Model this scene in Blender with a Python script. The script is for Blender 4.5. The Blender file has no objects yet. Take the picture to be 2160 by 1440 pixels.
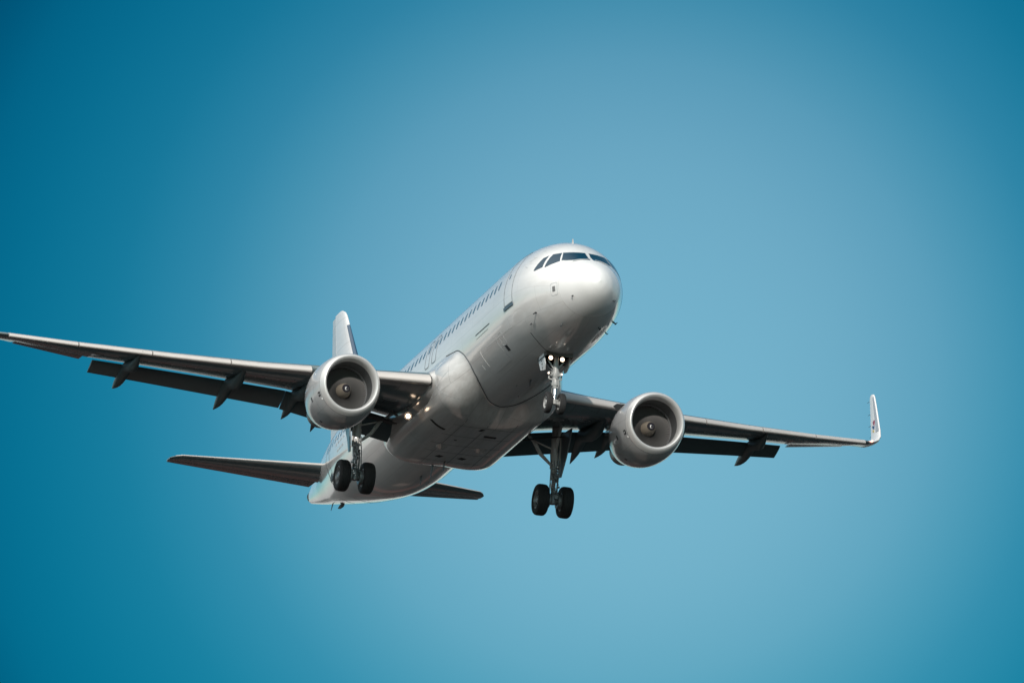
import bpy, math, random
from mathutils import Vector, Matrix
from mathutils.bvhtree import BVHTree
random.seed(7)
R = math.radians
S = bpy.context.scene
COL = S.collection

# ------------------------------------------------------------------ camera
cam_d = bpy.data.cameras.new("camera"); cam = bpy.data.objects.new("camera", cam_d); COL.objects.link(cam)
cam.location = (0.0, 0.0, 1.7)
cam.rotation_euler = (R(90 + 12.4407), 0, 0)
cam_d.sensor_width = 36; cam_d.lens = 385.27
cam_d.clip_start = 1.0; cam_d.clip_end = 60000
S.camera = cam

# ------------------------------------------------------------------ sky, sun, exposure
SUN_EL, SUN_AZ = R(22.04), R(180.91)          # azimuth clockwise from +Y (behind the camera)
w = bpy.data.worlds.new("World"); S.world = w; w.use_nodes = True
nt = w.node_tree; N = nt.nodes; L = nt.links; N.clear()
out = N.new("ShaderNodeOutputWorld"); bg = N.new("ShaderNodeBackground")
sky = N.new("ShaderNodeTexSky"); sky.sky_type = 'NISHITA'; sky.sun_disc = False
sky.sun_elevation = SUN_EL; sky.sun_rotation = SUN_AZ
sky.air_density = 1.0; sky.dust_density = 0.6; sky.ozone_density = 2.0
tint = N.new("ShaderNodeMix"); tint.data_type = 'RGBA'; tint.blend_type = 'MULTIPLY'
tint.inputs[0].default_value = 1.0; tint.inputs[7].default_value = (0.445, 0.70, 0.655, 1)
L.new(sky.outputs[0], tint.inputs[6])
# lens vignette imitated in the sky colour: bright view centre, teal ring, brighter beyond
tc = N.new("ShaderNodeTexCoord")
def sky_dir(az, el):
    return (math.sin(R(az)) * math.cos(R(el)), math.cos(R(az)) * math.cos(R(el)), math.sin(R(el)))
dist = N.new("ShaderNodeVectorMath"); dist.operation = 'DISTANCE'
dist.inputs[1].default_value = sky_dir(0.62, 12.30)
L.new(tc.outputs['Generated'], dist.inputs[0])
ramp = N.new("ShaderNodeValToRGB"); cr = ramp.color_ramp; cr.interpolation = 'B_SPLINE'
mr = N.new("ShaderNodeMapRange"); mr.inputs[1].default_value = 0.0; mr.inputs[2].default_value = 0.40
L.new(dist.outputs['Value'], mr.inputs[0]); L.new(mr.outputs[0], ramp.inputs[0])
stops = [(0, (1, 1, 1)), (.025, (.985, .99, .99)), (.049, (.89, .92, .935)), (.07, (.61, .79, .84)), (.084, (.36, .68, .75)), (.0975, (.17, .56, .67)), (.118, (.03, .445, .56)),
         (.1515, (0, .315, .44)), (.172, (0, .16, .26)), (.18, (.0, .17, .27)), (.22, (.45, .5, .55)), (.28, (.9, .9, .9)), (.7, (1.5, 1.4, 1.4))]
cr.elements[0].position = 0; cr.elements[0].color = (1, 1, 1, 1); cr.elements[1].position = 1; cr.elements[1].color = (2.0, 1.9, 1.9, 1)
for p_, c_ in stops[1:]:
    e = cr.elements.new(p_); e.color = (*c_, 1)
mul = N.new("ShaderNodeMix"); mul.data_type = 'RGBA'; mul.blend_type = 'MULTIPLY'; mul.inputs[0].default_value = 1.0
L.new(tint.outputs[2], mul.inputs[6]); L.new(ramp.outputs[0], mul.inputs[7])
# bright haze close to the horizon
sz = N.new("ShaderNodeSeparateXYZ"); L.new(tc.outputs['Generated'], sz.inputs[0])
hz = N.new("ShaderNodeMapRange"); hz.interpolation_type = 'SMOOTHSTEP'; hz.inputs[1].default_value = 0.0; hz.inputs[2].default_value = 0.12
hz.inputs[3].default_value = 1.0; hz.inputs[4].default_value = 0.0; L.new(sz.outputs[2], hz.inputs[0])
hmix = N.new("ShaderNodeMix"); hmix.data_type = 'RGBA'; hmix.inputs[7].default_value = (5.6, 5.6, 5.5, 1)
L.new(hz.outputs[0], hmix.inputs[0]); L.new(mul.outputs[2], hmix.inputs[6])
# bright western sky patch added out of view to fill the fuselage's right side
wd = N.new("ShaderNodeVectorMath"); wd.operation = 'DOT_PRODUCT'; wd.inputs[1].default_value = sky_dir(250, 42)
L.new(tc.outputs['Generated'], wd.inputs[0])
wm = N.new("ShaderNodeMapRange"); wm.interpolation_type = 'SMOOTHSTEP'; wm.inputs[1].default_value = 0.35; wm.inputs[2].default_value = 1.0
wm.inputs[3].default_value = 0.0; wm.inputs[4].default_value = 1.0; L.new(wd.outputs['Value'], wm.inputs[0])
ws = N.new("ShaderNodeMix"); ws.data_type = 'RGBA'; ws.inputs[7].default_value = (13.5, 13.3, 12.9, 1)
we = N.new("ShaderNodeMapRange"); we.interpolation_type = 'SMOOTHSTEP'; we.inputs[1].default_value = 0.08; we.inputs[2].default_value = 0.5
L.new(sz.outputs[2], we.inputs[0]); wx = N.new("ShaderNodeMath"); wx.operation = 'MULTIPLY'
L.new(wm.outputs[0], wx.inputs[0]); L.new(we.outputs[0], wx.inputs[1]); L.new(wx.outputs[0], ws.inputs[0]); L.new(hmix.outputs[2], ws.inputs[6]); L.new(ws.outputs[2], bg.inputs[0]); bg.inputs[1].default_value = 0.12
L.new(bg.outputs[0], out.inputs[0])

sd = bpy.data.lights.new("sun", 'SUN'); sun = bpy.data.objects.new("sun", sd); COL.objects.link(sun)
sd.energy = 2.7; sd.angle = R(0.5); sd.color = (1.0, 0.93, 0.86)
sdir = Vector((math.sin(SUN_AZ) * math.cos(SUN_EL), math.cos(SUN_AZ) * math.cos(SUN_EL), math.sin(SUN_EL)))
sun.rotation_euler = sdir.to_track_quat('Z', 'Y').to_euler(); sun.location = (0, -40, 60)
S.view_settings.view_transform = 'Standard'; S.view_settings.look = 'None'
S.view_settings.exposure = 0.15; S.view_settings.gamma = 1.0

# ------------------------------------------------------------------ materials
def mat(name, base, rough=.4, metal=0., coat=0., spec=.5, var=.0, vscale=3., bump=0., emit=None, estr=0., crough=.04):
    m = bpy.data.materials.new(name); m.use_nodes = True
    t = m.node_tree; b = t.nodes['Principled BSDF']
    b.inputs['Base Color'].default_value = (*base, 1); b.inputs['Roughness'].default_value = rough
    b.inputs['Metallic'].default_value = metal; b.inputs['Coat Weight'].default_value = coat
    b.inputs['Coat Roughness'].default_value = crough; b.inputs['Specular IOR Level'].default_value = spec
    if emit: b.inputs['Emission Color'].default_value = (*emit, 1); b.inputs['Emission Strength'].default_value = estr
    if var or bump:
        tcn = t.nodes.new("ShaderNodeTexCoord"); nz = t.nodes.new("ShaderNodeTexNoise")
        mp = t.nodes.new("ShaderNodeMapping"); mp.inputs['Scale'].default_value = (.35, 1, 1)
        t.links.new(tcn.outputs['Object'], mp.inputs[0]); t.links.new(mp.outputs[0], nz.inputs['Vector'])
        nz.inputs['Scale'].default_value = vscale; nz.inputs['Detail'].default_value = 6; nz.inputs['Roughness'].default_value = .6
        if var:
            mx = t.nodes.new("ShaderNodeMix"); mx.data_type = 'RGBA'
            mx.inputs[6].default_value = (*[max(0, c * (1 - var)) for c in base], 1)
            mx.inputs[7].default_value = (*[min(1, c * (1 + var * .5)) for c in base], 1)
            t.links.new(nz.outputs[0], mx.inputs[0]); t.links.new(mx.outputs[2], b.inputs['Base Color'])
            rr = t.nodes.new("ShaderNodeMapRange"); rr.inputs[3].default_value = rough * .8; rr.inputs[4].default_value = min(1, rough * 1.25)
            t.links.new(nz.outputs[0], rr.inputs[0]); t.links.new(rr.outputs[0], b.inputs['Roughness'])
        if bump:
            bp = t.nodes.new("ShaderNodeBump"); bp.inputs['Strength'].default_value = bump; bp.inputs['Distance'].default_value = .05
            t.links.new(nz.outputs[0], bp.inputs['Height']); t.links.new(bp.outputs[0], b.inputs['Normal'])
    return m

def skin_mat(name, base, rough, coat, bw, rh, mort=.013, dark=.74, bump=.03, grime=.92):
    """painted metal skin: panel seams from the UV grid (metres), a few grimy streaks along the airflow"""
    m = mat(name, base, rough, coat=coat)
    t = m.node_tree; b = t.nodes['Principled BSDF']; n = t.nodes; l = t.links
    uv = n.new("ShaderNodeUVMap"); br = n.new("ShaderNodeTexBrick")
    br.inputs['Scale'].default_value = 1.0; br.inputs['Mortar Size'].default_value = mort; br.inputs['Mortar Smooth'].default_value = .3
    br.inputs['Brick Width'].default_value = bw; br.inputs['Row Height'].default_value = rh; br.inputs['Bias'].default_value = 0
    br.inputs['Color1'].default_value = (1, 1, 1, 1); br.inputs['Color2'].default_value = (.965, .965, .965, 1); br.inputs['Mortar'].default_value = (dark, dark, dark, 1)
    l.new(uv.outputs[0], br.inputs['Vector'])
    mp = n.new("ShaderNodeMapping"); mp.inputs['Scale'].default_value = (.22, 2.6, 2.6); oc = n.new('ShaderNodeTexCoord'); l.new(oc.outputs['Object'], mp.inputs[0])
    nz = n.new("ShaderNodeTexNoise"); nz.inputs['Scale'].default_value = 1.3; nz.inputs['Detail'].default_value = 8; nz.inputs['Roughness'].default_value = .65
    l.new(mp.outputs[0], nz.inputs['Vector'])
    rp = n.new("ShaderNodeValToRGB"); rp.color_ramp.elements[0].position = .35; rp.color_ramp.elements[0].color = (grime, grime * .99, grime * .975, 1)
    rp.color_ramp.elements[1].position = .6; rp.color_ramp.elements[1].color = (1, 1, 1, 1)
    l.new(nz.outputs[0], rp.inputs[0])
    m1 = n.new("ShaderNodeMix"); m1.data_type = 'RGBA'; m1.blend_type = 'MULTIPLY'; m1.inputs[0].default_value = 1
    l.new(br.outputs[0], m1.inputs[6]); l.new(rp.outputs[0], m1.inputs[7])
    m2 = n.new("ShaderNodeMix"); m2.data_type = 'RGBA'; m2.blend_type = 'MULTIPLY'; m2.inputs[0].default_value = 1
    m2.inputs[7].default_value = (*base, 1); l.new(m1.outputs[2], m2.inputs[6]); l.new(m2.outputs[2], b.inputs['Base Color'])
    n2 = n.new("ShaderNodeTexNoise"); n2.inputs['Scale'].default_value = 1.1; n2.inputs['Detail'].default_value = 3
    l.new(oc.outputs['Object'], n2.inputs['Vector'])
    ad = n.new("ShaderNodeMath"); ad.operation = 'MULTIPLY_ADD'; ad.inputs[1].default_value = .35
    l.new(br.outputs[1], ad.inputs[0]); l.new(n2.outputs[0], ad.inputs[2])
    bp = n.new("ShaderNodeBump"); bp.invert = True; bp.inputs['Strength'].default_value = bump; bp.inputs['Distance'].default_value = .03
    l.new(ad.outputs[0], bp.inputs['Height']); l.new(bp.outputs[0], b.inputs['Normal']); l.new(bp.outputs[0], b.inputs['Coat Normal'])
    rr = n.new("ShaderNodeMapRange"); rr.inputs[3].default_value = rough * 1.3; rr.inputs[4].default_value = rough * .85
    l.new(nz.outputs[0], rr.inputs[0]); l.new(rr.outputs[0], b.inputs['Roughness'])
    return m

M = {}
M['white'] = skin_mat('white_paint', (.80, .80, .79), .15, .7, 2.65, 1.08, dark=.85)
M['radome'] = mat('radome_paint', (.78, .78, .77), .40, coat=.35, crough=.30)
M['fairing'] = skin_mat('fairing_paint', (.75, .75, .74), .15, .7, 2.1, 1.5, grime=.80)
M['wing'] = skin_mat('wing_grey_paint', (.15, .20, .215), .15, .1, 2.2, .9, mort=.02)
M['tail'] = skin_mat('tail_paint', (.78, .78, .78), .34, .5, 1.9, 1.2)
M['nacelle'] = skin_mat('nacelle_paint', (.46, .47, .48), .14, .1, 1.6, 1.9, mort=.016)
M['slat'] = mat('slat_paint', (.52, .49, .465), .38, var=.10, vscale=2.2, coat=.2)
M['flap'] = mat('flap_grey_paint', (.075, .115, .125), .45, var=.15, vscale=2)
M['lip'] = mat('polished_aluminium', (.66, .66, .65), .34, metal=.35, coat=.2)
M['liner'] = mat('inlet_liner', (.105, .11, .115), .5, var=.15, vscale=4)
M['fan'] = mat('titanium_blade', (.125, .123, .122), .6, metal=.2)
M['spin'] = mat('spinner_tan', (.28, .24, .195), .42, var=.12, vscale=5)
M['dark'] = mat('dark_cap', (.03, .028, .035), .22, coat=.6)
M['black'] = mat('black_void', (.012, .013, .014), .7)
M['hot'] = mat('hot_metal', (.10, .085, .075), .4, metal=.8, var=.25, vscale=4)
M['glass'] = mat('cockpit_glass', (.003, .035, .065), .06, spec=.4)
M['pane'] = mat('cabin_pane', (.10, .13, .155), .15, coat=.3)
M['seal'] = mat('rubber_seal', (.06, .07, .08), .6)
M['sill'] = mat('door_sill_metal', (.08, .13, .17), .45)
M['line'] = mat('thin_grey_mark', (.42, .44, .45), .5)
M['wline'] = mat('white_mark', (.82, .82, .80), .4)
M['greyplate'] = mat('grey_plate', (.17, .17, .17), .4)
M['winglet'] = mat('winglet_paint', (.72, .72, .72), .3, var=.05)
M['dmark'] = mat('dark_mark', (.045, .05, .055), .5)
M['maingear'] = mat('main_gear_sunlit_paint', (.62, .62, .60), .38, var=.15, vscale=9, coat=.2)  # lighter copy of the gear paint, imitating sunlight on the main legs
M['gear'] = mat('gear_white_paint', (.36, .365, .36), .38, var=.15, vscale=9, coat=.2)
M['geargrey'] = mat('gear_grey_metal', (.30, .31, .32), .38, metal=.4, var=.25, vscale=9)
M['chrome'] = mat('chrome_piston', (.75, .77, .78), .15, metal=1.0)
M['tyre'] = mat('tyre_rubber', (.018, .018, .019), .75, var=.25, vscale=6, bump=.1)
M['doorgrey'] = mat('leg_door_shaded_paint', (.22, .26, .28), .35, coat=.3, var=.06)  # darker bluish copy of the door paint, imitating shade on the leg doors
M['door'] = mat('gear_door_paint', (.62, .64, .65), .35, coat=.3, var=.06)
M['blue'] = mat('dark_blue_paint', (.012, .055, .11), .35, coat=.4)
M['red'] = mat('red_paint', (.30, .05, .08), .4)
M['navy'] = mat('navy_paint', (.03, .06, .16), .4)
M['yellow'] = mat('ochre_paint', (.55, .42, .16), .4)
M['metalstrip'] = mat('bare_metal_strip', (.50, .51, .53), .34, metal=.5)
M['lamp'] = mat('lit_lamp', (1, .9, .8), .3, emit=(1.0, .72, .50), estr=6)
M['lampsoft'] = mat('lit_small_lamp', (1, .9, .8), .3, emit=(1.0, .80, .62), estr=1.6)
M['redlamp'] = mat('lit_red_lamp', (1, .3, .2), .3, emit=(1.0, .30, .22), estr=4)
M['ant'] = mat('antenna_grey', (.035, .042, .046), .5)

# ------------------------------------------------------------------ mesh helpers
ORG = {}
def V(*a): return Vector(a)
class MB:
    def __init__(s): s.v = []; s.f = []; s.uv = {}; s.mi = []
    def add(s, v, uv=None):
        s.v.append(Vector(v)); i = len(s.v) - 1
        if uv is not None: s.uv[i] = uv
        return i
    def face(s, idx, mi=0): s.f.append(tuple(idx)); s.mi.append(mi)
    def ring_loft(s, rings, closed=True, cap0=False, cap1=False, uvs=None, flip=False, skip=None):
        ids = [[s.add(p, uvs[i][j] if uvs else None) for j, p in enumerate(r)] for i, r in enumerate(rings)]
        n = len(rings[0])
        for i in range(len(rings) - 1):
            for j in range(n if closed else n - 1):
                k = (j + 1) % n
                if skip and skip(i, j): continue
                q = (ids[i][j], ids[i][k], ids[i + 1][k], ids[i + 1][j])
                s.face(q[::-1] if flip else q)
        if cap0: s.face(ids[0][::-1] if not flip else ids[0])
        if cap1: s.face(ids[-1] if not flip else ids[-1][::-1])
        return ids
    def tube(s, pts, rad, n=12, caps=True):
        pts = [Vector(p) for p in pts]
        if not isinstance(rad, (list, tuple)): rad = [rad] * len(pts)
        rings = []; a0 = None
        for i, p in enumerate(pts):
            d = (pts[min(i + 1, len(pts) - 1)] - pts[max(i - 1, 0)])
            if d.length < 1e-9: d = V(0, 0, 1)
            d.normalize()
            if a0 is None: a0 = d.orthogonal().normalized()
            a = (a0 - d * a0.dot(d)).normalized(); a0 = a; b = d.cross(a)
            rings.append([p + (a * math.cos(t) + b * math.sin(t)) * rad[i] for t in [2 * math.pi * k / n for k in range(n)]])
        s.ring_loft(rings, True, caps, caps)
    def lathe(s, o, d, prof, n=32, up=None, cap0=False, cap1=False, mi=0):
        """prof: (distance along d, radius)"""
        o = Vector(o); d = Vector(d).normalized(); a = Vector(up).normalized() if up else d.orthogonal().normalized(); b = d.cross(a)
        rings = [[o + d * u + (a * math.cos(t) + b * math.sin(t)) * r for t in [2 * math.pi * k / n for k in range(n)]] for u, r in prof]
        f0 = len(s.f); s.ring_loft(rings, True, cap0, cap1)
        for i in range(f0, len(s.f)): s.mi[i] = mi
    def box(s, c, sx, sy, sz, rot=None, bev=0):
        c = Vector(c); rot = rot or Matrix.Identity(3)
        def P(x, y, z): return c + rot @ V(x * sx / 2, y * sy / 2, z * sz / 2)
        ids = [s.add(P(x, y, z)) for x in (-1, 1) for y in (-1, 1) for z in (-1, 1)]
        for q in ((0, 1, 3, 2), (4, 6, 7, 5), (0, 4, 5, 1), (2, 3, 7, 6), (0, 2, 6, 4), (1, 5, 7, 3)): s.face([ids[k] for k in q])
    def slab(s, poly, nrm, th):
        """flat polygon given thickness along nrm"""
        nrm = Vector(nrm).normalized() * th / 2
        a = [s.add(Vector(p) + nrm) for p in poly]; b = [s.add(Vector(p) - nrm) for p in poly]; n = len(poly)
        s.face(a); s.face(b[::-1])
        for i in range(n): s.face((a[i], b[i], b[(i + 1) % n], a[(i + 1) % n]))
    def build(s, name, m, parent=None, label=None, smooth=True, angle=38, fixn=True):
        me = bpy.data.meshes.new(name)
        lo = [min(p[i] for p in s.v) for i in range(3)]; hi = [max(p[i] for p in s.v) for i in range(3)]
        og = V(*[(a + b) / 2 for a, b in zip(lo, hi)])
        me.from_pydata([tuple(p - og) for p in s.v], [], s.f)
        mats = m if isinstance(m, (list, tuple)) else [m]
        for x in mats: me.materials.append(x)
        if len(mats) > 1: me.polygons.foreach_set('material_index', s.mi)
        if s.uv:
            ul = me.uv_layers.new(name="UVMap")
            for lp in me.loops:
                if lp.vertex_index in s.uv: ul.data[lp.index].uv = s.uv[lp.vertex_index]
        if fixn:
            import bmesh
            b = bmesh.new(); b.from_mesh(me); bmesh.ops.recalc_face_normals(b, faces=b.faces); b.to_mesh(me); b.free()
        if smooth:
            me.polygons.foreach_set('use_smooth', [True] * len(me.polygons))
            me.set_sharp_from_angle(angle=R(angle))
        o = bpy.data.objects.new(name, me); COL.objects.link(o)
        ORG[o] = og
        if parent is not None: o.parent = parent; o.location = og - ORG[parent]
        if label: o['label'] = label
        return o

def interp(tab, x):
    """monotone cubic through (x, y) pairs"""
    X = [t[0] for t in tab]; Y = [t[1] for t in tab]; n = len(X)
    if x <= X[0]: return Y[0]
    if x >= X[-1]: return Y[-1]
    h = [X[i + 1] - X[i] for i in range(n - 1)]; d = [(Y[i + 1] - Y[i]) / h[i] for i in range(n - 1)]
    mm = [0] * n; mm[0] = d[0]; mm[-1] = d[-1]
    for i in range(1, n - 1):
        if d[i - 1] * d[i] > 0:
            w1 = 2 * h[i] + h[i - 1]; w2 = h[i] + 2 * h[i - 1]; mm[i] = (w1 + w2) / (w1 / d[i - 1] + w2 / d[i])
    i = max(k for k in range(n - 1) if X[k] <= x); t = (x - X[i]) / h[i]
    return (2*t**3-3*t**2+1)*Y[i] + (t**3-2*t**2+t)*h[i]*mm[i] + (-2*t**3+3*t**2)*Y[i+1] + (t**3-t**2)*h[i]*mm[i+1]
def lin(tab, x):
    if x <= tab[0][0]: a, b = tab[0], tab[1]
    elif x >= tab[-1][0]: a, b = tab[-2], tab[-1]
    else:
        k = max(i for i in range(len(tab) - 1) if tab[i][0] <= x); a, b = tab[k], tab[k + 1]
    return a[1] + (b[1] - a[1]) * (x - a[0]) / (b[0] - a[0])
def smooth01(t): t = max(0, min(1, t)); return t * t * (3 - 2 * t)

# ------------------------------------------------------------------ ground (lights the belly from below, runs to the horizon)
def build_ground():
    mb = MB(); rings = []
    for r in (0.01, 150, 400, 900, 2000, 5000, 12000, 26000):
        rings.append([V(math.cos(t) * r, 300 + math.sin(t) * r, 0) for t in [2 * math.pi * k / 64 for k in range(64)]])
    mb.ring_loft(rings)
    m = bpy.data.materials.new('fields_and_soil'); m.use_nodes = True; t = m.node_tree; n = t.nodes; l = t.links; b = n['Principled BSDF']
    b.inputs['Roughness'].default_value = .95; b.inputs['Specular IOR Level'].default_value = .1
    tcn = n.new("ShaderNodeTexCoord"); mp = n.new("ShaderNodeMapping"); mp.inputs['Scale'].default_value = (.009, .014, .012)
    l.new(tcn.outputs['Object'], mp.inputs[0])
    vo = n.new("ShaderNodeTexVoronoi"); vo.inputs['Scale'].default_value = 1.0; l.new(mp.outputs[0], vo.inputs['Vector'])
    rp = n.new("ShaderNodeValToRGB"); rp.color_ramp.interpolation = 'CONSTANT'
    cols = [(0, (.006, .013, .013)), (.22, (.012, .020, .022)), (.4, (.005, .012, .014)), (.55, (.14, .062, .052)), (.68, (.010, .020, .022)), (.84, (.20, .15, .13)), (.93, (.004, .010, .011))]
    e = rp.color_ramp.elements; e[0].position = 0; e[0].color = (*cols[0][1], 1); e[1].position = cols[1][0]; e[1].color = (*cols[1][1], 1)
    for p_, c_ in cols[2:]: x = e.new(p_); x.color = (*c_, 1)
    sp = n.new("ShaderNodeSeparateColor"); l.new(vo.outputs['Color'], sp.inputs[0]); l.new(sp.outputs[0], rp.inputs[0])
    nz = n.new("ShaderNodeTexNoise"); nz.inputs['Scale'].default_value = 6; nz.inputs['Detail'].default_value = 8; l.new(mp.outputs[0], nz.inputs['Vector'])
    mr_ = n.new("ShaderNodeMapRange"); mr_.inputs[3].default_value = .55; mr_.inputs[4].default_value = 1.35; l.new(nz.outputs[0], mr_.inputs[0])
    mx = n.new("ShaderNodeVectorMath"); mx.operation = 'SCALE'; l.new(rp.outputs[0], mx.inputs[0]); l.new(mr_.outputs[0], mx.inputs['Scale'])
    l.new(mx.outputs[0], b.inputs['Base Color'])
    o = mb.build('ground', m, smooth=False, fixn=False); o.location = ORG[o]
    for p in o.data.polygons:
        if p.normal.z < 0: p.flip()
    o['kind'] = 'structure'; o['label'] = 'dark brown and green fields far below the aircraft'
build_ground()

# ------------------------------------------------------------------ the aircraft (local axes: x aft, y to its right-hand wing, z up; metres from the nose)
plane = bpy.data.objects.new('airliner', None); COL.objects.link(plane)
ORG[plane] = V(17.0, 0, -4.29)
plane['label'] = 'white twin-engine jet descending with wheels and flaps down, lamps lit'
plane['category'] = 'airplane'
MW = Matrix(((-0.28747278, -0.95678923, 0.04374663), (0.95635786, -0.28424795, 0.06769604), (-0.05233596, 0.0612982, 0.99674645)))
plane.location = (-1.94543, 391.37022, 82.1413)
plane.rotation_euler = MW.to_euler()
plane.empty_display_size = 2

TOP = [(0,-.60),(.05,-.40),(.15,-.24),(.3,-.08),(.6,.14),(1.0,.37),(1.4,.57),(1.8,.86),(2.2,1.14),(2.6,1.38),(3.0,1.56),(3.5,1.73),(4,1.85),(5,2.0),(6,2.06),(7,2.07),(28,2.07),(31,2.03),(33,1.95),(35,1.76),(36.5,1.52),(37.57,1.28)]
BOT = [(0,-.60),(.05,-.80),(.15,-.97),(.3,-1.12),(.6,-1.31),(1,-1.49),(1.5,-1.65),(2,-1.77),(3,-1.92),(4,-2.01),(5,-2.06),(6,-2.07),(23.5,-2.07),(25,-2.0),(26,-1.89),(28,-1.54),(30,-1.12),(32,-.66),(34,-.17),(36,.33),(37.57,.75)]
WID = [(0,0),(.05,.19),(.15,.35),(.3,.52),(.6,.73),(1,.98),(1.5,1.21),(2,1.41),(2.5,1.58),(3,1.72),(4,1.885),(5,1.96),(6,1.975),(24,1.975),(26,1.95),(28,1.82),(30,1.57),(32,1.22),(34,.84),(36,.46),(37.57,.2)]
def fsec(x):
    t, b = interp(TOP, x), interp(BOT, x); return (t + b) / 2, (t - b) / 2, interp(WID, x)
def fpt(x, a):
    zc, h, wd = fsec(x); return V(x, wd * math.sin(a), zc + h * math.cos(a))

def build_fuselage():
    xs = [0.002, .012, .03, .055, .09, .13, .18, .24, .31, .4, .5, .62, .76, .92, 1.1, 1.3, 1.5, 1.7, 1.9, 2.1, 2.3, 2.5, 2.75, 3, 3.3, 3.6, 4, 4.4, 4.66, 5.0, 5.4, 5.75, 6.2, 7, 8, 9, 10, 11, 12, 13, 14, 15, 16, 17, 18, 19, 20, 21, 22, 23, 23.5, 24, 24.5, 25, 25.5, 26, 26.5, 27, 27.5, 28, 28.5, 29, 29.5, 30, 30.5, 31, 31.5, 32, 32.5, 33, 33.5, 34, 34.5, 35, 35.5, 36, 36.5, 37, 37.4, 37.57]
    n = 96; mb = MB()
    rings = []; uvs = []
    for x in xs:
        rings.append([fpt(x, 2 * math.pi * k / n) for k in range(n)])
        uvs.append([(x, 6.3 * k / n * 2) for k in range(n)])
    def skip(i, j):                                  # nose wheel bay opening
        return 4.66 <= xs[i] < 5.74 and 44 <= j < 52
    mb.ring_loft(rings, uvs=uvs, cap0=True, skip=skip)
    mb.mi = [1 if all(mb.v[i].x < 1.31 for i in q) else 0 for q in mb.f]
    f = mb.build('fuselage', [M['white'], M['radome']], plane, fixn=False)
    import bmesh
    b = bmesh.new(); b.from_mesh(f.data); bmesh.ops.recalc_face_normals(b, faces=b.faces); b.to_mesh(f.data); b.free()
    # make sure normals face outwards
    p = max(f.data.polygons, key=lambda q: q.center.z)
    if p.normal.z < 0: f.data.flip_normals()
    return f
fus = build_fuselage()

# belly fairing over the wing box
def fair_front(a):   # station where the fairing begins, by angle from the top (degrees)
    return interp([(98, 12.6), (100, 11.9), (102, 11.25), (107, 10.85), (112, 10.6), (123, 10.4), (134, 10.5), (144, 10.75), (156, 11.25), (166, 11.75), (180, 12.05)], a)
def fair_rear(a):
    return interp([(98, 20.4), (110, 20.9), (125, 21.2), (150, 20.9), (180, 20.5)], a)
def fair_pt(adeg, u, side):
    a = R(adeg); xf, xr = fair_front(adeg), fair_rear(adeg); x = xf + (xr - xf) * u
    zc, h, wd = fsec(x)
    rf = 1.0 / math.sqrt((math.sin(a) / wd) ** 2 + (math.cos(a) / h) ** 2)
    # rounded-box target
    W_, H_ = 2.32, 2.48; p = 4.2
    rt = ((abs(math.sin(a)) / W_) ** p + (abs(math.cos(a)) / H_) ** p) ** (-1 / p)
    rt = rt if adeg > 112 else rf + .04 + (rt - rf - .04) * smooth01((adeg - 98) / 14)
    t = smooth01((x - xf) / 1.9) ** .7 * smooth01((xr - x) / 1.7) ** .65
    r = rf + .006 + max(0, rt - rf - .006) * t
    return V(x, side * r * math.sin(a), zc + r * math.cos(a))
def build_fairing():
    mb = MB(); angs = [98 + (180 - 98) * k / 36 for k in range(37)]
    full = [(a, 1) for a in angs] + [(a, -1) for a in angs[-2::-1]]
    us = [0, .004, .015, .03, .05, .075, .1, .13, .16, .2, .25, .3, .36, .42, .5, .58, .66, .72, .77, .81, .85, .88, .91, .935, .955, .972, .985, .995, 1.0]
    rings = []; uvs = []
    for u in us:
        rings.append([fair_pt(a, u, s) for a, s in full])
        uvs.append([(p.x, i * .115) for i, p in enumerate(rings[-1])])
    # skirt down into the fuselage so the edge is closed
    def sink(r): return [p - V(0, p.y, p.z + 0.2).normalized() * .05 - V(.0, 0, 0) for p in r]
    rings = [sink(rings[0])] + rings + [sink(rings[-1])]; uvs = [uvs[0]] + uvs + [uvs[-1]]
    mb.ring_loft(rings, closed=False, uvs=uvs)
    o = mb.build('belly_fairing', M['fairing'], plane)
    p = min(o.data.polygons, key=lambda q: q.center.z)
    if p.normal.z > 0: o.data.flip_normals()
    return o
fair = build_fairing()
def build_fairing_seam():
    mb = MB(); pts = []
    for s, rng in ((1, range(0, 41)), (-1, range(39, -1, -1))):
        for k in rng:
            q = fair_pt(98 + 82 * k / 40, 0, s); pts.append(q - V(.012, 0, 0))
    mb.tube(pts, .016, 6); mb.build('fairing_seam', M['seal'], fair)
build_fairing_seam()

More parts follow.
